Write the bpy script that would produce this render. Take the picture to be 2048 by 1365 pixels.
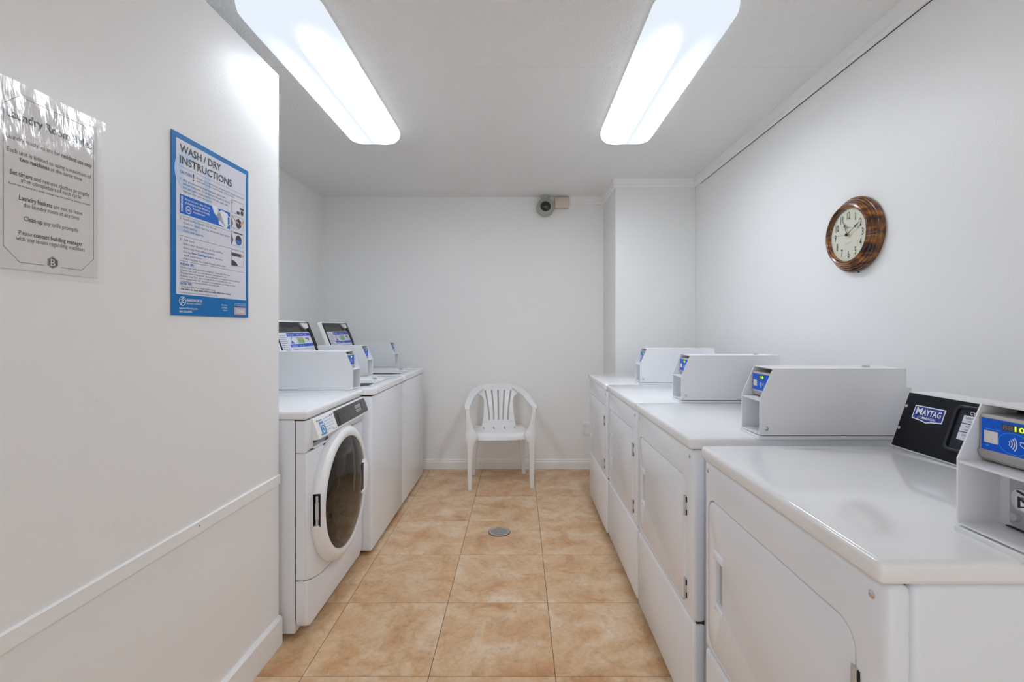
import bpy, bmesh, math, random
from mathutils import Matrix, Vector
random.seed(7)
PI = math.pi
S = bpy.context.scene
for o in list(bpy.data.objects): bpy.data.objects.remove(o)
COL = S.collection

# ------------------------------------------------------------------ camera, world, exposure
VX, VY, F, CH = 1037.5, 656.0, 945.0, 1.26        # vanishing point, focal length (px of 2048), eye height
cam = bpy.data.cameras.new('camera'); camo = bpy.data.objects.new('camera', cam); COL.objects.link(camo)
camo.location = (0, 0, CH); camo.rotation_euler = (PI/2, 0, 0)
cam.sensor_width = 36; cam.lens = F/2048*36
cam.shift_x = -(VX-1024)/2048; cam.shift_y = (VY-682.5)/2048
cam.clip_start = .02
S.camera = camo
w = bpy.data.worlds.new('world'); S.world = w; w.use_nodes = True
w.node_tree.nodes['Background'].inputs[0].default_value = (.94, .97, 1, 1)
w.node_tree.nodes['Background'].inputs[1].default_value = .47
S.view_settings.view_transform = 'Standard'; S.view_settings.look = 'None'
S.view_settings.exposure = 1.48; S.view_settings.gamma = 1; S.view_settings.use_curve_mapping = False
S.cycles.max_bounces = 12; S.cycles.diffuse_bounces = 9   # white room: let the light go round
TUBE = 22.0                                         # brightness of the fluorescent bands in the diffusers

# ------------------------------------------------------------------ materials
def lin(c):
    c = c/255
    return c/12.92 if c <= .04045 else ((c+.055)/1.055)**2.4
def rgb(r, g, b): return (lin(r), lin(g), lin(b), 1)
def mat(name, col, rough=.5, metal=0, spec=.5, coat=0, bump=None, var=None):
    m = bpy.data.materials.new(name); m.use_nodes = True
    nt = m.node_tree; b = nt.nodes['Principled BSDF']
    b.inputs['Base Color'].default_value = col; b.inputs['Roughness'].default_value = rough
    b.inputs['Metallic'].default_value = metal; b.inputs['Specular IOR Level'].default_value = spec
    b.inputs['Coat Weight'].default_value = coat; b.inputs['Coat Roughness'].default_value = .06
    if bump or var:
        tc = nt.nodes.new('ShaderNodeTexCoord')
    if bump:
        sc, st, dist = bump
        n = nt.nodes.new('ShaderNodeTexNoise'); n.inputs['Scale'].default_value = sc; n.inputs['Detail'].default_value = 3
        bp = nt.nodes.new('ShaderNodeBump'); bp.inputs['Strength'].default_value = st; bp.inputs['Distance'].default_value = dist
        nt.links.new(tc.outputs['Object'], n.inputs['Vector']); nt.links.new(n.outputs['Fac'], bp.inputs['Height'])
        nt.links.new(bp.outputs['Normal'], b.inputs['Normal'])
    if var:
        sc, c2 = var
        n = nt.nodes.new('ShaderNodeTexNoise'); n.inputs['Scale'].default_value = sc; n.inputs['Detail'].default_value = 4
        mx = nt.nodes.new('ShaderNodeMix'); mx.data_type = 'RGBA'
        mx.inputs['A'].default_value = col; mx.inputs['B'].default_value = c2
        nt.links.new(tc.outputs['Object'], n.inputs['Vector']); nt.links.new(n.outputs['Fac'], mx.inputs['Factor'])
        nt.links.new(mx.outputs['Result'], b.inputs['Base Color'])
    return m
def emit(name, col, st):
    m = bpy.data.materials.new(name); m.use_nodes = True
    nt = m.node_tree; nt.nodes.clear()
    e = nt.nodes.new('ShaderNodeEmission'); e.inputs[0].default_value = col; e.inputs[1].default_value = st
    o = nt.nodes.new('ShaderNodeOutputMaterial'); nt.links.new(e.outputs[0], o.inputs[0]); return m

WALL = mat('wall_paint', (.87, .87, .86, 1), .42, bump=(160, .12, .004), var=(1.3, (.855, .855, .846, 1)))
WALLL = mat('semi_gloss_wall_paint', (.87, .87, .865, 1), .30, bump=(140, .10, .004))
CEIL = mat('ceiling_paint', (.86, .86, .85, 1), .7, bump=(130, .8, .006))
TRIM = mat('trim_paint', (.88, .88, .87, 1), .3)
ENAM = mat('white_enamel', (.87, .875, .89, 1), .11, coat=.3)
ENAMF = mat('white_enamel_front', (.84, .87, .92, 1), .22, bump=(420, .03, .001))
BOXW = mat('white_powder_coat', (.84, .85, .88, 1), .32)
PLAS = mat('white_plastic', (.88, .885, .895, 1), .28)
CHAIRW = mat('moulded_white_plastic', (.82, .82, .815, 1), .3)
DIM = mat('grey_plastic', rgb(176, 172, 170), .45)
SHADOWG = mat('grey_plastic_and_shade', rgb(188, 190, 196), .4)  # also used as painted-in shade for the soap drawer scoop
BLACK = mat('black_plastic', (.006, .006, .008, 1), .4)
RUBBER = mat('dark_rubber', (.015, .015, .015, 1), .6)
NAVY = mat('black_console_film', (.0018, .0024, .0065, 1), .45, spec=.22)
PANELB = mat('dark_button_panel', (.008, .010, .018, 1), .3, spec=.4)
CHARC = mat('charcoal_console', rgb(66, 66, 66), .35)
GLASSD = mat('smoked_door_glass', (.009, .0055, .003, 1), .03, spec=.42)
GLASSG = mat('grey_lid_glass', rgb(46, 48, 50), .2, spec=.4)
STEEL = mat('brushed_steel', (.60, .60, .60, 1), .36, .55)
CHROME = mat('chrome', (.72, .72, .72, 1), .12, 1)
BRASS = mat('brass', (.62, .45, .16, 1), .25, 1)
DRAINM = mat('worn_drain_metal', (.46, .44, .41, 1), .42, .5)
PAPER = mat('white_paper', rgb(228, 224, 222), .5)
PAPERW = mat('white_poster_print', rgb(222, 224, 236), .32)
PALEB = mat('pale_blue_print', rgb(196, 214, 240), .32)
INK = mat('dark_ink', rgb(62, 62, 68), .5)
INKG = mat('grey_ink', rgb(126, 126, 134), .5)
INKB = mat('blue_ink', rgb(46, 112, 196), .4)
BLUE = mat('poster_blue', rgb(0, 114, 186), .5, spec=.3)
LBLUE = mat('label_blue', rgb(0, 96, 226), .3, spec=.3)
CYAN = mat('light_blue_print', rgb(90, 178, 246), .3)
WHITEI = mat('white_ink', rgb(236, 240, 246), .4)
GREEN = mat('green_print', rgb(120, 196, 62), .4)
ORNG = mat('orange_print', rgb(214, 112, 80), .4)
SKIN = mat('tan_print', rgb(214, 168, 140), .4)
DIAL = mat('clock_dial', rgb(222, 220, 202), .45, var=(9, rgb(216, 213, 194)))
CREAM = mat('beige_plastic', rgb(212, 200, 188), .45)
CAMG = mat('camera_grey', rgb(170, 170, 164), .4)
DIGIT = emit('lit_green_digits', (.30, 1.0, .02, 1), 1.25)
DIGOFF = mat('unlit_digits', rgb(120, 112, 116), .4)
LCD = mat('display_window', rgb(74, 70, 80), .2)
GROUT = mat('dark_joint', rgb(88, 66, 44), .8)

def wood():
    m = mat('varnished_wood', (.1, .04, .01, 1), .2, coat=.35)
    nt = m.node_tree; b = nt.nodes['Principled BSDF']; tc = nt.nodes.new('ShaderNodeTexCoord')
    mp = nt.nodes.new('ShaderNodeMapping'); mp.inputs['Scale'].default_value = (6, 2.2, 9)
    n = nt.nodes.new('ShaderNodeTexNoise'); n.inputs['Scale'].default_value = 3.4; n.inputs['Detail'].default_value = 5; n.inputs['Distortion'].default_value = 1.1
    r = nt.nodes.new('ShaderNodeValToRGB'); e = r.color_ramp.elements
    e[0].position = .34; e[0].color = (.018, .006, .002, 1); e[1].position = .70; e[1].color = (.42, .155, .018, 1)
    k = e.new(.5); k.color = (.14, .042, .006, 1)
    nt.links.new(tc.outputs['Object'], mp.inputs[0]); nt.links.new(mp.outputs[0], n.inputs['Vector'])
    nt.links.new(n.outputs['Fac'], r.inputs[0]); nt.links.new(r.outputs[0], b.inputs['Base Color']); return m
WOOD = wood()

def tile_mat():
    m = mat('tan_vinyl_tile', (.5, .35, .2, 1), .32)
    nt = m.node_tree; b = nt.nodes['Principled BSDF']; L = nt.links.new
    tc = nt.nodes.new('ShaderNodeTexCoord'); oi = nt.nodes.new('ShaderNodeObjectInfo')
    sc = nt.nodes.new('ShaderNodeVectorMath'); sc.operation = 'SCALE'; sc.inputs['Scale'].default_value = 37
    cx = nt.nodes.new('ShaderNodeCombineXYZ')
    for i in range(3): L(oi.outputs['Random'], cx.inputs[i])
    L(cx.outputs[0], sc.inputs[0])
    ad = nt.nodes.new('ShaderNodeVectorMath'); L(tc.outputs['Object'], ad.inputs[0]); L(sc.outputs[0], ad.inputs[1])
    def noise(s, d, dist, rough=.6):
        n = nt.nodes.new('ShaderNodeTexNoise'); n.inputs['Scale'].default_value = s; n.inputs['Detail'].default_value = d
        n.inputs['Distortion'].default_value = dist; n.inputs['Roughness'].default_value = rough
        L(ad.outputs[0], n.inputs['Vector']); return n
    a = noise(5.5, 5, .7); c = noise(17, 5, .9, .65); d = noise(60, 4, .4)
    r = nt.nodes.new('ShaderNodeValToRGB'); e = r.color_ramp.elements
    e[0].position = .30; e[0].color = rgb(198, 148, 102); e[1].position = .70; e[1].color = rgb(230, 207, 178)
    k = e.new(.5); k.color = rgb(217, 181, 140)
    L(a.outputs['Fac'], r.inputs[0])
    r2 = nt.nodes.new('ShaderNodeValToRGB'); e = r2.color_ramp.elements
    e[0].position = .33; e[0].color = (.58, .49, .40, 1); e[1].position = .5; e[1].color = (1, 1, 1, 1)
    L(c.outputs['Fac'], r2.inputs[0])
    r3 = nt.nodes.new('ShaderNodeValToRGB'); e = r3.color_ramp.elements
    e[0].position = .36; e[0].color = (.80, .74, .68, 1); e[1].position = .56; e[1].color = (1, 1, 1, 1)
    L(d.outputs['Fac'], r3.inputs[0])
    m1 = nt.nodes.new('ShaderNodeMix'); m1.data_type = 'RGBA'; m1.blend_type = 'MULTIPLY'; m1.inputs['Factor'].default_value = .42
    L(r.outputs[0], m1.inputs['A']); L(r2.outputs[0], m1.inputs['B'])
    m2 = nt.nodes.new('ShaderNodeMix'); m2.data_type = 'RGBA'; m2.blend_type = 'MULTIPLY'; m2.inputs['Factor'].default_value = .42
    L(m1.outputs['Result'], m2.inputs['A']); L(r3.outputs[0], m2.inputs['B'])
    L(m2.outputs['Result'], b.inputs['Base Color'])
    bp = nt.nodes.new('ShaderNodeBump'); bp.inputs['Strength'].default_value = .12; bp.inputs['Distance'].default_value = .002
    L(d.outputs['Fac'], bp.inputs['Height']); L(bp.outputs[0], b.inputs['Normal'])
    return m
TILE = tile_mat()

def diffuser_mat(side):
    """two tubes under the lens; side is the one nearer the middle of the room, the brighter of the pair"""
    m = bpy.data.materials.new('lit_diffuser'); m.use_nodes = True
    nt = m.node_tree; nt.nodes.clear(); L = nt.links.new
    tc = nt.nodes.new('ShaderNodeTexCoord'); sp = nt.nodes.new('ShaderNodeSeparateXYZ'); L(tc.outputs['Object'], sp.inputs[0])
    def M(op, a, b=None, c=None):
        n = nt.nodes.new('ShaderNodeMath'); n.operation = op
        for i, v in enumerate((a, b, c)):
            if v is None: continue
            if isinstance(v, (int, float)): n.inputs[i].default_value = v
            else: L(v, n.inputs[i])
        return n.outputs[0]
    ax = M('ABSOLUTE', sp.outputs[0])
    g = M('DIVIDE', M('SUBTRACT', ax, .076), .034)
    band = M('POWER', 2.718, M('MULTIPLY', M('MULTIPLY', g, g), -1.0))      # one band under each tube
    band = M('MULTIPLY', band, M('ADD', .045, M('MULTIPLY', M('GREATER_THAN', M('MULTIPLY', sp.outputs[0], side), 0.0), .955)))
    def ramp(a, b):
        n = nt.nodes.new('ShaderNodeMapRange'); n.interpolation_type = 'SMOOTHSTEP'
        n.inputs['From Min'].default_value = a; n.inputs['From Max'].default_value = b; L(sp.outputs[1], n.inputs['Value']); return n.outputs[0]
    ends = M('MULTIPLY', ramp(-.60, -.08), ramp(.64, .50))                    # the near end of each tube has gone dim
    st = M('ADD', .33, M('MULTIPLY', M('MULTIPLY', band, M('POWER', ends, 2.0)), TUBE))
    e = nt.nodes.new('ShaderNodeEmission'); e.inputs[0].default_value = (.885, .962, 1.06, 1); L(st, e.inputs[1])
    o = nt.nodes.new('ShaderNodeOutputMaterial'); L(e.outputs[0], o.inputs[0]); return m
DIFF = {-1: diffuser_mat(-1), 1: diffuser_mat(1)}

def film():
    m = bpy.data.materials.new('clear_laminate'); m.use_nodes = True
    nt = m.node_tree; nt.nodes.clear(); L = nt.links.new
    t = nt.nodes.new('ShaderNodeBsdfTransparent'); g = nt.nodes.new('ShaderNodeBsdfGlossy'); g.inputs['Roughness'].default_value = .12
    tc = nt.nodes.new('ShaderNodeTexCoord'); mp = nt.nodes.new('ShaderNodeMapping'); mp.inputs['Scale'].default_value = (1, 24, 7)
    n = nt.nodes.new('ShaderNodeTexNoise'); n.inputs['Scale'].default_value = 1.4; n.inputs['Detail'].default_value = 3
    L(tc.outputs['Object'], mp.inputs[0]); L(mp.outputs[0], n.inputs['Vector'])
    bp = nt.nodes.new('ShaderNodeBump'); bp.inputs['Strength'].default_value = .35; bp.inputs['Distance'].default_value = .01
    L(n.outputs['Fac'], bp.inputs['Height']); L(bp.outputs[0], g.inputs['Normal'])
    f = nt.nodes.new('ShaderNodeLayerWeight'); f.inputs[0].default_value = .22
    pw = nt.nodes.new('ShaderNodeMath'); pw.operation = 'MULTIPLY_ADD'; pw.inputs[1].default_value = .36; pw.inputs[2].default_value = .04; L(f.outputs['Facing'], pw.inputs[0])
    mx = nt.nodes.new('ShaderNodeMixShader'); L(pw.outputs[0], mx.inputs[0]); L(t.outputs[0], mx.inputs[1]); L(g.outputs[0], mx.inputs[2])
    o = nt.nodes.new('ShaderNodeOutputMaterial'); L(mx.outputs[0], o.inputs[0]); return m
FILM = film()

# ------------------------------------------------------------------ helpers
def link(name, bm, m, parent=None, smooth=None, toward=None):
    me = bpy.data.meshes.new(name)
    bmesh.ops.recalc_face_normals(bm, faces=bm.faces) if smooth != 'flat' else None
    if toward is not None:
        bm.normal_update()
        for f in bm.faces:
            if f.normal.dot(Vector(toward)) < 0: f.normal_flip()
    bm.to_mesh(me); bm.free()
    return link_me(name, me, m, parent, smooth)
def link_me(name, me, m, parent=None, smooth=None):
    me.materials.clear(); me.materials.append(m)
    if smooth and smooth != 'flat':
        me.shade_smooth(); me.set_sharp_from_angle(angle=math.radians(smooth if smooth is not True else 35))
    o = bpy.data.objects.new(name, me); COL.objects.link(o)
    if parent is not None: o.parent = parent
    return o
def thing(name, label, cat, loc=(0, 0, 0), rot=0, group=None):
    o = bpy.data.objects.new(name, None); COL.objects.link(o); o.location = loc; o.rotation_euler = (0, 0, rot)
    o.empty_display_size = .1; o['label'] = label; o['category'] = cat
    if group: o['group'] = group
    return o
def copy_tree(o, parent=None):
    c = o.copy(); COL.objects.link(c)
    if parent is not None: c.parent = parent; c.matrix_parent_inverse = Matrix()
    for ch in o.children: copy_tree(ch, c)
    return c
def struct(o): o['kind'] = 'structure'; return o
def bm_box(bm, lo, hi, bevel=0, seg=2, M=None):
    r = bmesh.ops.create_cube(bm, size=1); vs = r['verts']
    for v in vs:
        v.co = Vector([lo[i]+(v.co[i]+.5)*(hi[i]-lo[i]) for i in range(3)])
    if bevel:
        es = list({e for v in vs for e in v.link_edges})
        rb = bmesh.ops.bevel(bm, geom=es, offset=bevel, segments=seg, profile=.5, affect='EDGES')
        vs = list({v for f in rb['faces'] for v in f.verts} | {v for v in vs if v.is_valid})
    if M is not None:
        for v in vs: v.co = M @ v.co
    return vs
def box(name, lo, hi, m, parent=None, bevel=.003, seg=2, M=None):
    bm = bmesh.new(); bm_box(bm, lo, hi, bevel, seg, M)
    return link(name, bm, m, parent, 40 if bevel else None)
def rrect(x0, y0, x1, y1, r, n=5):
    out = []
    for cx, cy, a in ((x1-r, y0+r, -90), (x1-r, y1-r, 0), (x0+r, y1-r, 90), (x0+r, y0+r, 180)):
        for i in range(n+1):
            t = math.radians(a+90*i/n); out.append((cx+r*math.cos(t), cy+r*math.sin(t)))
    return out
def circle(cx, cy, r, n=24): return [(cx+r*math.cos(2*PI*i/n), cy+r*math.sin(2*PI*i/n)) for i in range(n)]
def bm_plate(bm, outer, holes=(), t=.002, M=None, bevel=0, seg=2):
    """outline in XY, back at z=0, front at z=t"""
    b2 = bmesh.new(); edges = []
    for ring in [outer]+list(holes):
        vs = [b2.verts.new((p[0], p[1], 0)) for p in ring]
        for i in range(len(vs)): edges.append(b2.edges.new((vs[i], vs[(i+1) % len(vs)])))
    if holes: bmesh.ops.triangle_fill(b2, use_beauty=True, edges=edges)
    else: b2.faces.new([e.verts[0] for e in edges])
    if t:
        r = bmesh.ops.extrude_face_region(b2, geom=list(b2.faces))
        up = [g for g in r['geom'] if isinstance(g, bmesh.types.BMVert)]
        for v in up: v.co.z = t
        ups = set(up)
        if bevel:
            es = [e for e in b2.edges if e.verts[0] in ups and e.verts[1] in ups and not all(all(v in ups for v in f.verts) for f in e.link_faces)]
            bmesh.ops.bevel(b2, geom=es, offset=bevel, segments=seg, profile=.5, affect='EDGES')
    if M is not None:
        for v in b2.verts: v.co = M @ v.co
    me = bpy.data.meshes.new('tmp'); b2.to_mesh(me); b2.free(); bm.from_mesh(me); bpy.data.meshes.remove(me)
def plate(name, outer, m, parent=None, holes=(), t=.002, M=None, bevel=0, seg=2):
    bm = bmesh.new(); bm_plate(bm, outer, holes, t, M, bevel, seg)
    return link(name, bm, m, parent, 40 if bevel else 30)
def bm_lathe(bm, prof, n=32, M=None):
    """profile of (radius, z) turned about z"""
    rings = []
    for r, z in prof:
        if r < 1e-6: rings.append([bm.verts.new((0, 0, z))])
        else: rings.append([bm.verts.new((r*math.cos(2*PI*i/n), r*math.sin(2*PI*i/n), z)) for i in range(n)])
    for a, b in zip(rings, rings[1:]):
        if len(a) == 1 and len(b) == 1: continue
        for i in range(n):
            j = (i+1) % n
            if len(a) == 1: bm.faces.new((a[0], b[i], b[j]))
            elif len(b) == 1: bm.faces.new((a[i], a[j], b[0]))
            else: bm.faces.new((a[i], a[j], b[j], b[i]))
    if M is not None:
        for ring in rings:
            for v in ring: v.co = M @ v.co
def lathe(name, prof, m, parent=None, n=32, M=None, smooth=35):
    bm = bmesh.new(); bm_lathe(bm, prof, n, M); return link(name, bm, m, parent, smooth)
def bm_loft(bm, rings, cap=True, M=None):
    R = [[bm.verts.new(M @ Vector(p) if M is not None else p) for p in ring] for ring in rings]
    n = len(R[0])
    for a, b in zip(R, R[1:]):
        for i in range(n): bm.faces.new((a[i], a[(i+1) % n], b[(i+1) % n], b[i]))
    if cap: bm.faces.new(R[0][::-1]); bm.faces.new(R[-1])
def frame(o, x, y):
    x = Vector(x).normalized(); y = Vector(y).normalized(); z = x.cross(y)
    M = Matrix((x, y, z)).transposed().to_4x4(); M.translation = Vector(o); return M
FRONT = lambda x, y, z: frame((x, y, z), (1, 0, 0), (0, 0, 1))     # a plane seen from the front of a machine (normal -y)

def text_mesh(body, size, bold=0, sx=1.0, shear=0):
    c = bpy.data.curves.new('t', 'FONT'); c.body = body; c.size = size; c.resolution_u = 2; c.offset = bold*size*.02; c.shear = shear
    o = bpy.data.objects.new('t', c)
    me = bpy.data.meshes.new_from_object(o); bpy.data.objects.remove(o); bpy.data.curves.remove(c)
    if sx != 1:
        for v in me.vertices: v.co.x *= sx
    return me
class Print:
    """collects flat printed lettering and shapes that share one colour"""
    def __init__(s): s.bm = bmesh.new()
    def text(s, body, x, y, size, M, align='L', bold=0, sx=1.0, width=None, rot=0, shear=0, lift=.0004):
        runs = body if isinstance(body, list) else [(body, bold)]
        mes = []; adv = 0
        for tx, bd in runs:
            me = text_mesh(tx.strip(' '), size, bd, sx, shear)
            xs = [v.co.x for v in me.vertices] or [0]
            lead = .28*size*sx*(len(tx)-len(tx.lstrip(' ')))
            mes.append((me, adv+lead-min(xs))); adv += lead+max(xs)-min(xs)+.28*size*sx*(len(tx)-len(tx.rstrip(' ')))
        k = width/adv if width else 1
        adv *= k
        off = {'L': 0, 'C': -adv/2, 'R': -adv}[align]
        for me, a in mes:
            T = M @ Matrix.Translation((x, y, lift)) @ Matrix.Rotation(rot, 4, 'Z') @ Matrix.Translation((off, 0, 0)) @ Matrix.Diagonal((k, 1, 1, 1)) @ Matrix.Translation((a, 0, 0))
            me.transform(T); s.bm.from_mesh(me); bpy.data.meshes.remove(me)
    def shape(s, pts, M, lift=.0003, holes=()): bm_plate(s.bm, pts, holes, 0, M @ Matrix.Translation((0, 0, lift)))
    def rect(s, x0, y0, x1, y1, M, lift=.0003): s.shape([(x0, y0), (x1, y0), (x1, y1), (x0, y1)], M, lift)
    def line(s, pts, wd, M, lift=.0003, closed=False):
        n = len(pts)
        for i in range(n if closed else n-1):
            a = Vector(pts[i]); b = Vector(pts[(i+1) % n]); d = (b-a).normalized(); q = Vector((-d.y, d.x))*wd/2; e = d*wd*.3
            s.shape([a-e-q, b+e-q, b+e+q, a-e+q], M, lift)
    def build(s, name, m, parent): o = link(name, s.bm, m, parent, 'flat'); o['kind'] = 'stuff'; return o

def screw(x, y, z, M0, r=.0055, name='screw', m=None, parent=None):
    return lathe(name, [(0, .004), (r*.5, .0037), (r, .0015), (r, 0)], m or CHROME, parent, 10, M0 @ Matrix.Translation((x, y, z)))

# ------------------------------------------------------------------ the setting
BY, RX, AX, CZ = 4.222, 1.385, -1.758, 2.428       # back wall, right wall, alcove wall, ceiling
RY = -1.6                                          # wall behind the camera
def lw(Y, z):                                      # face of the near left partition
    return -.958+.020*(Y-1.89)
# floor of square vinyl tiles
fl = struct(box('floor', (-1.95, RY-.1, -.12), (1.6, BY+.1, -.003), GROUT, bevel=0))
T = .4572; x0, y0 = -.3248, 1.706
proto = None
for i in range(-4, 5):
    for j in range(-7, 6):
        cx, cy = x0+T*(i+.5), y0+T*(j+.5)
        if cx-T/2 > 1.45 or cx+T/2 < -1.8 or cy-T/2 > BY or cy+T/2 < RY: continue
        if proto is None:
            h = T/2-.0010
            proto = box('tile', (-h, -h, -.004), (h, h, 0), TILE, fl, bevel=.0006, seg=1); t = proto
        else: t = proto.copy(); COL.objects.link(t)
        t.location = (cx, cy, random.uniform(-.0004, 0)); t.rotation_euler = (0, 0, random.choice((0, PI/2, PI, -PI/2)))
struct(box('wall_back', (AX-.1, BY, 0), (RX+.1, BY+.1, CZ), WALL, bevel=0))
struct(box('wall_left_alcove', (AX-.1, RY, 0), (AX, BY, CZ), WALL, bevel=0))
struct(box('wall_right', (RX, RY, 0), (RX+.1, BY, CZ), WALL, bevel=0))
struct(box('wall_right_bump', (.757, 3.702, 0), (RX, BY, CZ), WALL, bevel=.004))
# wall behind the camera with a wide opening, added to let world light in
bm = bmesh.new()
bm_plate(bm, [(AX-.1, 0), (-.93, 0), (-.93, 2.30), (1.30, 2.30), (1.30, 0), (RX+.1, 0), (RX+.1, CZ), (AX-.1, CZ)], (), .1, frame((0, RY, 0), (1, 0, 0), (0, 0, 1)))
struct(link('wall_front', bm, WALL))
# ceiling in two boards with a fine joint
ce = struct(box('ceiling', (-1.95, RY-.1, CZ+.006), (1.6, BY+.1, CZ+.1), CEIL, bevel=0))
box('ceiling_board', (-1.95, RY-.1, CZ), (1.6, 2.1175, CZ+.008), CEIL, ce, bevel=.0012, seg=1)
box('ceiling_board', (-1.95, 2.119, CZ), (1.6, BY+.1, CZ+.008), CEIL, ce, bevel=.0012, seg=1)
# near left partition: it stops short of the ceiling
PT, PE = 2.272, 1.886
bm = bmesh.new()
bm_plate(bm, [(lw(RY, 0), RY), (lw(PE, 0), PE), (lw(PE, 0)-.12, PE), (lw(RY, 0)-.12, RY)], (), PT, None, .003, 1)
struct(link('wall_left', bm, WALLL, None, 20))
def rail(name, za, zb, t, ya, yb, m, cap=.004, dz=0):
    bm = bmesh.new(); rings = []
    for y, d in ((ya, dz), (yb, 0)):
        xa, xb = lw(y, za), lw(y, zb)
        rings.append([(xa-.004, y, za+d), (xa+t, y, za+d), (xb+t, y, zb+d-cap), (xb+t-cap, y, zb+d), (xb-.004, y, zb+d)])
    bm_loft(bm, rings); return struct(link(name, bm, m))
rail('trim_1', .639, .676, .007, RY, 1.886, TRIM, .003, .024)
rail('baseboard_left', 0, .112, .015, RY, 1.886, TRIM, .008, .0)
plate('nail_hole', circle(0, 0, .003, 10), INKG, bpy.data.objects['trim_1'], t=.0004, M=frame((lw(1.42, .655)+.0072, 1.42, .665), (0, 1, 0), (0, 0, 1)))
# profiled trim
def molding(name, a, b, prof):
    """prof: (out, z) swept from a to b along a wall; out is to the left of a->b"""
    a = Vector((a[0], a[1], 0)); b = Vector((b[0], b[1], 0)); d = (b-a).normalized(); nrm = Vector((-d.y, d.x, 0))
    bm = bmesh.new()
    bm_loft(bm, [[tuple(p+nrm*o+Vector((0, 0, z))) for o, z in prof] for p in (a, b)])
    return struct(link(name, bm, TRIM))
CROWN = [(-.002, CZ), (.022, CZ), (.020, CZ-.044), (.012, CZ-.048), (.014, CZ-.052), (.014, CZ-.064), (.008, CZ-.068), (-.002, CZ-.068)]
BASE = [(-.002, 0), (.014, 0), (.014, .062), (.009, .068), (.011, .074), (.008, .084), (-.002, .088)]
molding('trim_2', (RX, RY), (RX, 3.702), CROWN)
molding('trim_3', (RX, 3.702), (.743, 3.702), CROWN)
molding('trim_4', (.757, 3.69), (.757, BY), CROWN)
molding('trim_5', (.757, BY), (.45, BY), CROWN)
molding('baseboard_back', (.757, BY), (AX, BY), BASE)
molding('baseboard_bump', (.757, 3.702), (.757, BY), BASE)
molding('baseboard_alcove', (AX, BY), (AX, RY), BASE)
# thin dark line along the underside of the right crown
box('crown_dark_line', (RX-.002, RY, CZ-.0705), (RX+.001, 3.6, CZ-.0675), RUBBER, bpy.data.objects['trim_2'], bevel=0)

# ------------------------------------------------------------------ ceiling lights
def make_light(name, label, x):
    W, Ln = .306, 1.245
    r = thing(name, label, 'ceiling light', (x, 2.225, CZ), 0, 'wraparound ceiling lights')
    def ring(ins, z, rad=.085):
        return [(p[0], p[1], z) for p in rrect(-W/2+ins, -Ln/2+ins*1.1, W/2-ins, Ln/2-ins*1.1, max(rad-ins*.6, .012), 6)]
    bm = bmesh.new(); bm_loft(bm, [ring(.004, 0), ring(.004, -.016), ring(.02, -.02)])
    link('housing', bm, TRIM, r, 30)
    bm = bmesh.new(); bm_loft(bm, [ring(.002, -.014), ring(0, -.030), ring(.004, -.052), ring(.018, -.070), ring(.045, -.081), ring(.085, -.086)])
    link('diffuser', bm, DIFF[1 if x < 0 else -1], r, 60)
    return r
make_light('ceiling_light', 'long white wraparound ceiling light at left, beside the poster wall', -.848)
make_light('ceiling_light', 'long white wraparound ceiling light at right, towards the wall with the clock', .630)

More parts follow.
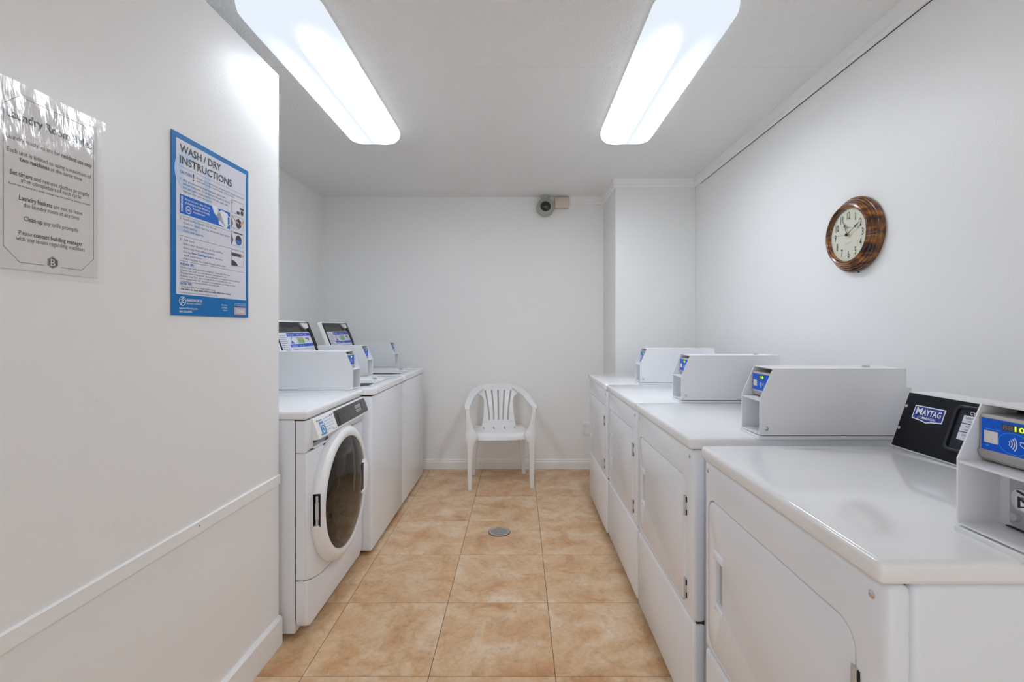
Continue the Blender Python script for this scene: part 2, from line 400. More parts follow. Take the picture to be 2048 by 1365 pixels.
# ------------------------------------------------------------------ coin box shared by all machines
READER_PRINT = {}
def coin_box(parent, x0, yf, z0, wd=.118, ln=.445, lock=True):
    """sheet metal payment box; front at local y=yf, left side at x0"""
    x1 = x0+wd; H = .214; zb = z0+.012
    side = [(0, zb), (0, z0+.121), (.041, z0+H), (ln, z0+H), (ln, zb)]
    bm = bmesh.new(); t = .003
    for xs in (x0, x1-t):
        bm_plate(bm, [(yf+a, b) for a, b in side], (), t, frame((xs, 0, 0), (0, 1, 0), (0, 0, 1)))
    bm_box(bm, (x0+.0005, yf+.041, z0+H-.003), (x1-.0005, yf+ln, z0+H-.0002))            # top
    bm_box(bm, (x0+.0005, yf+.07, zb), (x1-.0005, yf+.074, z0+.118))                      # back of the pocket
    bm_box(bm, (x0+.0005, yf+ln-.003, zb), (x1-.0005, yf+ln-.0005, z0+H))                 # rear
    bm_box(bm, (x0+.0005, yf+.001, z0+.114), (x1-.0005, yf+.097, z0+.118))                 # shelf
    bm_box(bm, (x0+.0005, yf+.0005, zb), (x1-.0005, yf+ln-.0005, zb+.003))                # floor
    cb = link('coin_box', bm, BOXW, parent)
    box('base_plate', (x0-.002, yf-.003, z0-.002), (x1+.002, yf+ln+.002, zb-.003), BOXW, cb, bevel=.0015, seg=1)
    box('inner_shade_block', (x0+.0032, yf+.098, z0+.119), (x1-.0032, yf+.115, z0+H-.0032), BLACK, cb, bevel=0)  # black block painted in for the shade of the open interior
    # contactless card reader
    rx0, rx1, ry = x0+.0065, x1-.0065, yf+.033
    bm = bmesh.new()
    prof = [(ry+.006, z0+.117+.004), (ry, z0+.126), (ry-.004, z0+.137), (ry, z0+.1395), (ry+.001, z0+.192), (ry+.004, z0+.1965), (ry+.07, z0+.197), (ry+.07, z0+.121)]
    bm_loft(bm, [[(x, a, b) for a, b in prof] for x in (rx0, rx0+.001, rx1-.001, rx1)])
    rd = link('card_reader', bm, DIM, cb)
    M = FRONT(rx0+.002, ry+.0006, z0+.1395); Wd = rx1-rx0-.004; Hh = .0515
    P = Print(); P.shape([(0, 0), (Wd*.32, .0), (Wd*.78, -.001), (Wd*.86, -.004), (Wd, -.004), (Wd, Hh), (0, Hh)], M, .0006)
    P.build('reader_label', LBLUE, cb)
    P = Print(); P.rect(Wd*.335, .037, Wd*.705, .0475, M, .0012); P.build('display', LCD, cb)
    P = Print(); P.text('88', Wd*.35, .0388, .0105, M, bold=.6, lift=.0016, width=Wd*.155); P.build('unlit_digits', DIGOFF, cb)
    P = Print(); P.text('10', Wd*.53, .0388, .0108, M, bold=.7, lift=.0016, width=Wd*.15); P.build('lit_digits', DIGIT, cb)
    P = Print(); P.rect(Wd*.05, .012, Wd*.27, .0315, M, .0010); P.build('code_sticker', PAPER, cb)
    P = Print(); cx, cy = Wd*.41, .0185
    for k in range(1, 5):
        rr = .0035*k+.001
        arc = [(cx+rr*math.cos(a), cy+rr*math.sin(a)) for a in [math.radians(-40+80*i/6) for i in range(7)]]
        P.line(arc, .0018, M, .0012)
    hx, hy = Wd*.69, .020
    P.line([(hx-.008, hy+.004), (hx-.002, hy+.004), (hx+.008, hy-.006)], .0013, M, .0012)
    P.line([(hx-.008, hy+.004), (hx-.008, hy-.001), (hx-.003, hy-.004), (hx+.004, hy-.012)], .0013, M, .0012)
    P.build('tap_symbol', WHITEI, cb)
    P = Print(); P.line([(cx+.010+.0235*math.cos(a), cy+.0165*math.sin(a)) for a in [2*PI*i/28 for i in range(29)]], .0007, M, .0010)
    P.line([(Wd*.08, .0348), (Wd*.21, .0348)], .0009, M, .0010); P.line([(Wd*.24, .0348), (Wd*.31, .0348)], .0009, M, .0010)
    P.line([(Wd*.08, .008), (Wd*.10, .0062), (Wd*.12, .008)], .0012, M, .001)
    P.build('label_lines', CYAN, cb)
    P = Print(); P.shape(circle(Wd*.19, .0395, .0013, 8), M, .001); P.shape(circle(Wd*.265, .0395, .0013, 8), M, .001); P.build('indicator', INK, cb)
    # lock in the open pocket below
    lx = (x0+x1)/2+.004
    box('lock_plate', (x0+.022, yf+.064, z0+.022), (x1-.010, yf+.0705, z0+.107), SHADOWG, cb, bevel=.003)
    bm = bmesh.new()
    bm_plate(bm, rrect(-.022, -.018, .022, .018, .015, 5), (), .020, FRONT(lx, yf+.066, z0+.070), .003)
    link('coin_lock', bm, CHROME, cb, 40)
    bm = bmesh.new(); MK = FRONT(lx, yf+.046, z0+.070)
    bm_plate(bm, [(-.012, .013), (.012, .006), (.015, .001), (.015, .004), (.012, .009), (-.010, .0155)], (), .0012, MK)
    bm_plate(bm, [(-.009, -.012), (.010, -.006), (-.009, .006)], [[(-.0072, -.0095), (.0055, -.0055), (-.0072, .0025)]], .0012, MK)
    link('key_slot', bm, BLACK, cb)
    lathe('release_button', [(0, .006), (.006, .006), (.008, .003), (.008, 0)], STEEL, cb, 14, FRONT(x0+.034, yf+.064, z0+.036))
    box('coin_slot', (x0+.02, yf+.061, z0+.0165), (x0+.05, yf+.066, z0+.018), BLACK, cb, bevel=0)
    # fixings
    for xs, sg in ((x0, -1), (x1, 1)):
        lathe('screw', [(0, .003), (.003, .0028), (.0065, .001), (.0065, -.001)], STEEL, cb, 12, frame((xs, yf+.020, z0+.032), (0, -sg, 0) if sg < 0 else (0, 1, 0), (0, 0, 1)))
    lathe('cam_lock', [(.011, -.001), (.011, .004), (.008, .006), (.0075, .0035), (0, .0035)], STEEL, cb, 14, Matrix.Translation((x0+wd*.5, yf+.365, z0+H)))
    return cb

# ------------------------------------------------------------------ dryers
def boolean_cut(o, cutter):
    md = o.modifiers.new('cut', 'BOOLEAN'); md.object = cutter; md.operation = 'DIFFERENCE'; md.solver = 'EXACT'
    dg = bpy.context.evaluated_depsgraph_get(); dg.update()
    me = bpy.data.meshes.new_from_object(o.evaluated_get(dg)); o.modifiers.clear(); old = o.data; o.data = me
    bpy.data.meshes.remove(old); bpy.data.objects.remove(cutter)
def make_dryer(name, label, loc, group):
    r = thing(name, label, 'dryer', loc, -PI/2, group)
    W = .335; D = .675; HT = .922
    box('cabinet', (-W+.003, .047, .03), (W-.003, D, .884), ENAMF, r, bevel=.012, seg=3)
    box('toe_base', (-W+.012, .055, 0), (W-.012, D-.02, .035), RUBBER, r, bevel=0)
    lp = box('lower_panel', (-W, .008, .026), (W, .046, .349), ENAMF, r, bevel=.011, seg=3)
    up = box('front_panel', (-W, .008, .3535), (W, .046, .8835), ENAMF, r, bevel=.011, seg=3)
    c = plate('cutter', rrect(-.3128, .3732, .2728, .7848, .041, 6), ENAMF, r, t=.03, M=FRONT(0, .024, 0))
    boolean_cut(up, c); up.data.shade_smooth(); up.data.set_sharp_from_angle(angle=math.radians(40))
    box('seam_strip', (-W+.006, .02, .345), (W-.006, .044, .357), RUBBER, r, bevel=0)  # dark strip behind the seam between the two front panels
    box('lid_gasket_and_shade', (-W+.012, .014, .880), (W-.012, .044, .888), RUBBER, r, bevel=0)  # dark strip put in as the shade of the gap under the lid
    # loading door, set into the panel
    hx0, hx1, hz0, hz1 = -.262, -.222, .512, .632
    bm = bmesh.new()
    bm_plate(bm, rrect(-.3095, .3765, .2695, .7812, .038, 6), [rrect(hx0, hz0, hx1, hz1, .006, 3)], .0145, FRONT(0, .0225, 0), .0025, 2)
    d = link('door', bm, ENAMF, r, 40)
    # pull: pocket behind the opening with a sloped lip above and below
    x0, x1, z0, z1 = hx0, hx1, hz0, hz1
    box('door_pull', (x0-.003, .0205, z0-.003), (x1+.003, .0223, z1+.003), SHADOWG, d, bevel=0)
    plate('pull_lip', [(x0-.006, z1+.002), (x1+.006, z1+.002), (x1+.004, z1+.022), (x0-.004, z1+.022)], ENAMF, d, t=.0055, M=FRONT(0, .0085, 0), bevel=.0035)
    plate('pull_lip', [(x0-.004, z0-.016), (x1+.004, z0-.016), (x1+.006, z0-.002), (x0-.006, z0-.002)], ENAMF, d, t=.003, M=FRONT(0, .0085, 0), bevel=.002)
    for zc in (.4285, .692):
        bm = bmesh.new()
        bm_lathe(bm, [(0, -.031), (.0055, -.031), (.0055, .031), (0, .031)], 10, Matrix.Translation((.272, .0055, zc)))
        bm_plate(bm, [(.262, zc-.031), (.271, zc-.031), (.271, zc+.031), (.262, zc+.031)], (), .002, FRONT(0, .0088, 0))
        h = link('hinge', bm, STEEL, d, 30)
        for za in (zc-.029, zc+.012): box('hinge_gap', (.2765, .005, za), (.281, .0088, za+.017), BLACK, d, bevel=0)
    for x, z in ((-.312, .857), (.306, .857)): screw(x, z, 0, FRONT(0, .0082, 0), .0065, parent=r)
    # lid
    box('top_panel', (-W-.002, -.004, .8852), (W+.002, D+.004, HT), ENAM, r, bevel=.010, seg=4)
    # slanted black console along the back
    cy, ct = .541, .595
    prof = [(cy, HT+.001), (ct, 1.077), (ct+.082, 1.077), (ct+.082, HT+.001)]
    bm = bmesh.new(); bm_loft(bm, [[(x, a, b) for a, b in prof] for x in (-W, W)]); co = link('console', bm, BOXW, r)
    up_ = Vector((0, ct-cy, 1.077-HT-.001)); SL = up_.length
    M = frame((0, cy, HT+.001), (1, 0, 0), up_)
    plate('console_face', [(-W+.003, .003), (W-.003, .003), (W-.003, SL-.003), (-W+.003, SL-.003)], NAVY, co, t=.002, M=M)
    for s in (.040, .105):
        for x in (-.325, .325): screw(x, s+.015, .002, M, .0048, 'screw', CHROME, co)
    plate('control_frame', rrect(-.178, .030, .14, .150, .016, 5), PANELB, co, [rrect(-.170, .038, .132, .142, .011, 5)], .006, M @ Matrix.Translation((0, 0, .002)), .002)
    plate('control_face', rrect(-.170, .038, .132, .142, .011, 5), PANELB, co, t=.0026, M=M)
    P = Print()
    for k in range(3): P.rect(-.153, .107-.0215*k, -.092, .1265-.0215*k, M, .003)
    P.build('cycle_label', PAPERW, co)
    P = Print(); P.text('CYCLES', -.120, .1295, .0115, M, 'C', bold=.9, lift=.0031); P.build('heading_print', WHITEI, co)
    P = Print()
    for k, (a, b) in enumerate((('HEAVY DUTY', 'HIGH HEAT'), ('NORMAL', 'MEDIUM HEAT'), ('DELICATES', 'LOW HEAT'))):
        P.text(a, -.1235, .1175-.0215*k, .0076, M, 'C', lift=.0034); P.text(b, -.1235, .1105-.0215*k, .0054, M, 'C', lift=.0034)
    P.build('cycle_print', INK, co)
    # badge
    bx, bs = -.250, .108; bw, bh = .047, .021
    P = Print(); P.shape([(bx-bw, bs-bh+.004), (bx-bw*.3, bs-bh), (bx, bs-bh-.0035), (bx+bw*.3, bs-bh), (bx+bw, bs-bh+.004), (bx+bw, bs+bh), (bx-bw, bs+bh)], M, .0026); P.build('badge', WHITEI, co)
    P = Print(); a = .003
    P.shape([(bx-bw+a, bs-bh+.004+a), (bx-bw*.3, bs-bh+a), (bx, bs-bh-.0035+a), (bx+bw*.3, bs-bh+a), (bx+bw-a, bs-bh+.004+a), (bx+bw-a, bs+bh-a), (bx-bw+a, bs+bh-a)], M, .0030); P.build('badge_field', mat('badge_blue', rgb(18, 52, 140), .3) if 'badge_blue' not in bpy.data.materials else bpy.data.materials['badge_blue'], co)
    P = Print(); P.text('M', bx-.0385, bs-.0035, .026, M, bold=1.3, lift=.0034, width=.019); P.text('AYTAG', bx-.0185, bs-.0035, .023, M, bold=1.3, lift=.0034, width=.057)
    P.text('COMMERCIAL', bx, bs-.0145, .0095, M, 'C', bold=.5, lift=.0034, width=.058); P.build('badge_lettering', WHITEI, co)
    coin_box(r, .232, .204, HT)
    return r
GD = 'white coin dryers in a row along the right wall'
d1 = make_dryer('clothes_dryer', 'white coin dryer nearest the camera, with the black slanted console in view', (.526, 1.02, 0), GD)
for (x, y, lb) in ((.527, 1.783, 'white coin dryer second from the camera on the right, below the clock'),
                   (.527, 2.476, 'white coin dryer third from the camera on the right, between two other dryers'),
                   (.518, 3.165, 'white coin dryer at the far end of the right row, by the wall bump-out')):
    c = copy_tree(d1); c.location = (x, y, 0); c['label'] = lb

# ------------------------------------------------------------------ front-load washer
def make_front_loader():
    X0, Y0 = -.862, 2.257; W = .345; D = .64; HT = .922
    r = thing('front_load_washer', 'white front-load washer with round smoked glass door, beside the end of the poster wall', 'washer', (X0, Y0, 0), PI/2)
    box('cabinet', (-W+.004, .046, .015), (W-.004, D, .884), ENAMF, r, bevel=.006)
    box('top_panel', (-W-.002, -.006, .8855), (W+.002, D, HT), ENAM, r, bevel=.012, seg=4)
    box('lid_gasket_and_shade', (-W+.008, .01, .880), (W-.008, .05, .889), RUBBER, r, bevel=0)  # black fill stands for the shade in the gap below the top
    box('seam_backing', (-W+.008, .03, .07), (W-.008, .047, .88), RUBBER, r, bevel=0)
    n = 20
    arc = [(-W+2*W*i/n, .172+.062*abs(-1+2*i/n)**2.0) for i in range(n+1)]
    Mf = FRONT(0, .040, 0)
    lowp = [(-W, .075), (-W+.012, .045), (-W+.045, .026), (W-.045, .026), (W-.012, .045), (W, .075)]
    plate('lower_panel', lowp+[(x, z-.002) for x, z in arc[::-1]], ENAMF, r, t=.042, M=Mf, bevel=.012, seg=4)
    plate('front_panel', [(x, z+.002) for x, z in arc]+[(W, .748), (-W, .748)], ENAMF, r, t=.042, M=Mf, bevel=.009, seg=3)
    sc = rrect(-.275, .758, -.13, .792, .012, 4)
    plate('upper_panel', [(-W, .7515), (W, .7515), (W, .881), (-W, .881)], ENAMF, r, [sc], .042, Mf, .008, 3)
    # finger scoop of the soap drawer
    bm = bmesh.new(); bm_loft(bm, [[(x, y, z) for y, z in ((.004, .752), (.034, .765), (.038, .80), (.006, .80))] for x in (-.28, -.125)])
    bm.free()
    box('drawer_pull', (-.285, .030, .752), (-.12, .036, .80), SHADOWG, r, bevel=0)  # grey colour stands in for the shade inside the scoop
    # control panel, leaning out at its foot
    prof = [(.004, .8815), (-.004, .8815), (-.0075, .8785), (-.0345, .800), (-.033, .795), (-.028, .793), (.004, .789)]
    bm = bmesh.new(); xs = (-.296, -.291, W-.006, W-.001)
    def sec(x, k): 
        cy = sum(p[0] for p in prof)/len(prof); cz = .838
        return [(x, cy+(a-cy)*k, cz+(b-cz)*k) for a, b in prof]
    bm_loft(bm, [sec(xs[0], .93), sec(xs[1], 1), sec(xs[2], 1), sec(xs[3], .93)])
    cp = link('control_panel', bm, PLAS, r, 30)
    up_ = Vector((0, .027, .0785)); M = frame((0, -.0345, .800), (1, 0, 0), up_); L = up_.length
    plate('console_face', rrect(-.090, .006, .334, L-.004, .004, 2), CHARC, cp, t=.003, M=M, bevel=.001)
    plate('display_panel', rrect(-.058, .010, .334, L-.018, .003, 2), CHARC, cp, t=.005, M=M, bevel=.001)
    P = Print(); P.rect(-.074, .006, -.059, L-.016, M, .0034); P.rect(.255, .030, .262, .068, M, .0054); P.build('console_slot', BLACK, cp)
    P = Print(); P.rect(.165, .046, .248, .062, M, .0056); P.rect(.165, .026, .218, .040, M, .0056); P.rect(.226, .028, .240, .040, M, .0056); P.build('cycle_label', DIM, cp)
    P = Print(); P.text('SELECT CYCLE', .172, .051, .0085, M, width=.068, lift=.006); P.text('START', .172, .030, .0085, M, width=.040, lift=.006); P.build('cycle_print', INK, cp)
    P = Print(); P.text('38', .005, .030, .022, M, lift=.0056); P.shape(circle(-.02, .056, .003, 8), M, .0056); P.build('display_digits', mat('dim_green_digits', rgb(86, 108, 104), .3), cp)
    P = Print()
    P.shape(circle(-.232, .026, .021, 20), M, .0008, [circle(-.232, .026, .014, 20)])
    P.shape(circle(-.234, .027, .008, 12), M, .0008)
    P.rect(-.254, .004, -.210, .009, M, .0007); P.rect(-.256, .052, -.240, .062, M, .0007); P.rect(-.237, .052, -.217, .062, M, .0007); P.rect(-.256, .066, -.222, .071, M, .0007)
    P.rect(-.255, .004, -.250, .05, M, .0007); P.rect(-.214, .004, -.209, .05, M, .0007); P.build('sticker_print', mat('sticker_blue', rgb(62, 140, 200), .4), cp)
    P = Print()
    for k, (tx, wd) in enumerate((('use high efficiency', .090), ('detergent only in this', .096), ('washer for best', .086), ('washing results', .092), ('thank you', .07))):
        P.text(tx, -.203, .066-.013*k, .0105, M, width=wd)
    P.build('sticker_text', mat('sticker_text_blue', rgb(120, 160, 200), .4), cp)
    for x, y in ((-.270, .070), (-.135, .072), (-.112, .072), (-.262, .008), (-.138, .010), (-.112, .008)): screw(x, y, 0, M, .0046, 'screw', BRASS if x < -.2 else CHROME, cp)
    # round door
    zc = .486; n = 64
    Md = FRONT(0, 0, zc)
    prof = [(.300, -.004), (.307, .006), (.306, .020), (.296, .036), (.280, .0455), (.262, .047), (.255, .0445), (.2535, .040)]
    bm = bmesh.new(); bm_lathe(bm, prof, n, Md); dr = link('door', bm, PLAS, r, 50)
    lathe('door_shadow_gap', [(.313, -.002), (.313, .0012), (.29, .0012)], BLACK, dr, n, Md)
    lathe('door_glass', [(.2535, .041), (.235, .046), (.17, .054), (.09, .0575), (0, .0585)], GLASSD, dr, n, Md, 60)
    # hinge at the left of the ring
    boolean_cut(dr, box('cutter', (-.33, -.06, zc-.055), (-.290, -.012, zc+.082), PLAS, dr, bevel=0)); dr.data.shade_smooth(); dr.data.set_sharp_from_angle(angle=math.radians(40))
    box('hinge_pocket', (-.2925, -.0375, zc-.0548), (-.2901, -.0118, zc+.0818), BLACK, dr, bevel=0)
    box('hinge_pocket', (-.3045, -.0140, zc-.0548), (-.2924, -.0118, zc+.0818), BLACK, dr, bevel=0)
    bm = bmesh.new(); bm_lathe(bm, [(0, -.062), (.0055, -.062), (.0055, -.035), (.0075, -.034), (.0075, .034), (.0055, .035), (.0055, .062), (0, .062)], 14, Matrix.Translation((-.3005, -.0265, zc+.013)))
    link('hinge', bm, STEEL, dr, 30)
    box('hinge_foot', (-.306, -.034, zc-.056), (-.292, -.014, zc-.047), PLAS, dr, bevel=.002)
    # handle at the right of the ring
    bm = bmesh.new()
    bm_plate(bm, rrect(.168, -.066, .222, .070, .010, 4), (), .010, FRONT(0, -.044, zc), .0015); link('handle_pocket', bm, BLACK, dr, 40)
    bm = bmesh.new(); g = []
    for i in range(9):
        t = -1+2*i/8; zz = zc-.002+.084*t; bow = .020*(1-t**4); x = .252-.006*t*t
        g.append([(x-.046, -.044-bow*.5, zz), (x-.030, -.050-bow*.8, zz), (x+.005, -.048-bow*.8, zz), (x+.034, -.036-bow*.5, zz), (x+.042, -.018, zz), (x-.040, -.030, zz)])
    bm_loft(bm, g); link('door_handle', bm, PLAS, dr, 50)
    bm = bmesh.new(); bm_box(bm, (.172, -.060, zc-.080), (.225, -.040, zc-.066), .003); link('latch', bm, PLAS, dr, 40)
    coin_box(r, .223, .008, HT)
    for x in (-.25, .25):
        lathe('foot', [(0, .0), (.016, 0), (.016, .008), (.008, .010), (.008, .03)], RUBBER, r, 10, Matrix.Translation((x, .12, 0)))
        lathe('foot', [(0, .0), (.016, 0), (.016, .008), (.008, .010), (.008, .03)], RUBBER, r, 10, Matrix.Translation((x, .58, 0)))
    return r
make_front_loader()

# ------------------------------------------------------------------ top-load washers
def make_top_loader(name, label, loc, group):
    r = thing(name, label, 'washer', loc, PI/2, group)
    W = .347; D = .72; HT = .925
    box('cabinet', (-W, 0, .022), (W, D, .882), ENAMF, r, bevel=.012, seg=3)
    box('toe_base', (-W+.05, .05, 0), (W-.05, D-.05, .03), RUBBER, r, bevel=0)
    box('lid_gasket_and_shade', (-W+.003, .003, .878), (W-.003, D-.003, .8895), RUBBER, r, bevel=.006)  # dark sheet that paints the shade into the gap under the top deck
    ox0, ox1, oy0, oy1 = -.25, .215, .065, .455
    bm = bmesh.new()
    bm_plate(bm, rrect(-W, -.012, W, D, .02, 4), [rrect(ox0, oy0, ox1, oy1, .05, 5)], HT-.8885, Matrix.Translation((0, 0, .8885)), .008, 3)
    link('top_panel', bm, ENAM, r, 40)
    def rr(i, z): return [(p[0], p[1], z) for p in rrect(ox0+i, oy0+i, ox1-i, oy1-i, .05, 5)]
    bm = bmesh.new(); bm_loft(bm, [rr(-.001, HT-.008), rr(.012, HT-.018), rr(.016, HT-.03), rr(.02, HT-.034)], False); link('opening_rim', bm, PLAS, r, 30)
    bm = bmesh.new(); ca, cb_ = (ox0+ox1)/2, (oy0+oy1)/2
    bm_loft(bm, [rr(.02, HT-.034), [(ca+(p[0]-ca)*.96, cb_+(p[1]-cb_)*.96, HT-.30) for p in rr(.02, 0)]], False); bm.faces.new([v for v in bm.verts][-24:])
    link('tub', bm, DIM, r, 30)
    lathe('agitator', [(.06, HT-.30), (.05, HT-.2), (.035, HT-.12), (.03, HT-.07), (0, HT-.065)], SHADOWG, r, 16, Matrix.Translation((ca, cb_, 0)))
    for x in (-.27, -.09, .09, .27)[::3]: screw(x, HT-.022, 0, FRONT(0, -.0125, 0), .004, 'screw', STEEL, r)
    box('lid_bumper', (.20, .14, HT-.001), (.222, .165, HT+.007), PLAS, r, bevel=.003)
    # raised lid, leaning back on its hinge
    L = .405
    d = Vector((0, .369, .929)); M = frame((0, .478, HT+.004), (1, 0, 0), d)
    lid = plate('lid', rrect(-.24, 0, .225, L, .012, 4), PLAS, r, t=.024, M=M @ Matrix.Translation((0, 0, -.024)), bevel=.004)
    plate('lid_frame', rrect(-.226, .004, .240, L-.012, .010, 4), BLACK, lid, t=.005, M=M, bevel=.0015)
    plate('lid_window', rrect(-.222, .14, .198, L-.030, .006, 3), GLASSG, lid, t=.0062, M=M)
    box('lid_gasket_and_shade', (.200, .004, .002), (.214, L-.014, .013), BLACK, lid, .002, 2, M)
    box('lid_gasket_and_shade', (.219, .004, -.020), (.240, L-.012, .013), BLACK, lid, .003, 2, M)
    box('frame_bead', (.2135, .004, .004), (.2195, L-.03, .0075), PLAS, lid, 0, 1, M)
    P = Print()
    P.shape([(-.22, L-.034), (-.05, L-.052), (.08, L-.040), (.10, L-.075), (.135, L-.080), (.15, L-.058), (.205, L-.04), (.205, L-.016), (-.22, L-.016)], M, .0066)
    P.line([(.07, L-.098), (.13, L-.066)], .006, M, .0066); P.build('latch_bar', BLACK, lid)
    bm = bmesh.new(); bm_plate(bm, [(.10, L-.022), (.20, L-.022), (.196, L-.054), (.16, L-.062), (.125, L-.050), (.112, L-.036)], (), .012, M @ Matrix.Translation((0, 0, .006)), .002)
    link('latch', bm, PAPER, lid)
    # instruction sticker on the lid
    a, b, tp = -.220, .200, .322
    BARM = bpy.data.materials.get('sticker_bar_blue') or mat('sticker_bar_blue', rgb(24, 78, 204), .4)
    VIO = bpy.data.materials.get('violet_blue_print') or mat('violet_blue_print', rgb(88, 100, 196), .4)
    P = Print(); P.rect(a, .10, b, tp, M, .0066); P.build('sticker', PAPERW, lid)
    P = Print(); P.rect(-.115, tp-.026, .195, tp-.005, M, .0069); P.rect(-.115, tp-.097, .195, tp-.077, M, .0069); P.build('sticker_bar', BARM, lid)
    P = Print(); P.text('Add detergent', -.105, tp-.020, .014, M, lift=.0072, width=.075); P.text('Select cycle', .01, tp-.020, .014, M, lift=.0072, width=.085); P.text('Pay', .125, tp-.020, .014, M, lift=.0072)
    P.text('Questions', -.10, tp-.092, .014, M, lift=.0072, width=.07); P.text('call us', .0, tp-.092, .014, M, lift=.0072, width=.06); P.build('bar_lettering', WHITEI, lid)
    P = Print(); P.rect(.005, tp-.072, .085, tp-.046, M, .0069); P.build('green_picture', GREEN, lid)
    P = Print(); P.rect(.005, tp-.046, .085, tp-.030, M, .0069); P.rect(.035, tp-.070, .055, tp-.050, M, .0072); P.build('grey_picture', DIM, lid)
    P = Print(); P.line([(-.050+.032*math.cos(t), tp-.051+.021*math.sin(t)) for t in [1.9+2.4*i/10 for i in range(11)]], .006, M, .0069)
    P.line([(-.03+.030*math.cos(t), tp-.051+.021*math.sin(t)) for t in [-.9+2.0*i/10 for i in range(11)]], .004, M, .0069)
    P.shape([(.108, tp-.038), (.165, tp-.038), (.160, tp-.054), (.145, tp-.060), (.140, tp-.048), (.115, tp-.048)], M, .0069)
    for k in range(8): P.line([(-.212, tp-.020-.012*k), (-.135+.01*(k % 2), tp-.020-.012*k)], .0028, M, .0069)
    for k in range(5): P.line([(-.10, tp-.112-.014*k), (.18, tp-.112-.014*k)], .0025, M, .0069)
    P.build('sticker_print', INKG, lid)
    P = Print(); P.shape([(-.10, tp-.072), (-.045, tp-.073), (-.08, tp-.052)], M, .0071); P.build('blue_picture', VIO, lid)
    coin_box(r, .222, .205, HT)
    return r
GT = 'white top-load washers with raised lids'
w1 = make_top_loader('top_load_washer', 'white top-load washer with raised lid, next to the front-load washer', (-.812, 2.957, 0), GT)
w2 = copy_tree(w1); w2.location = (-.812, 3.664, 0); w2['label'] = 'white top-load washer with raised lid, in the far left corner by the back wall'

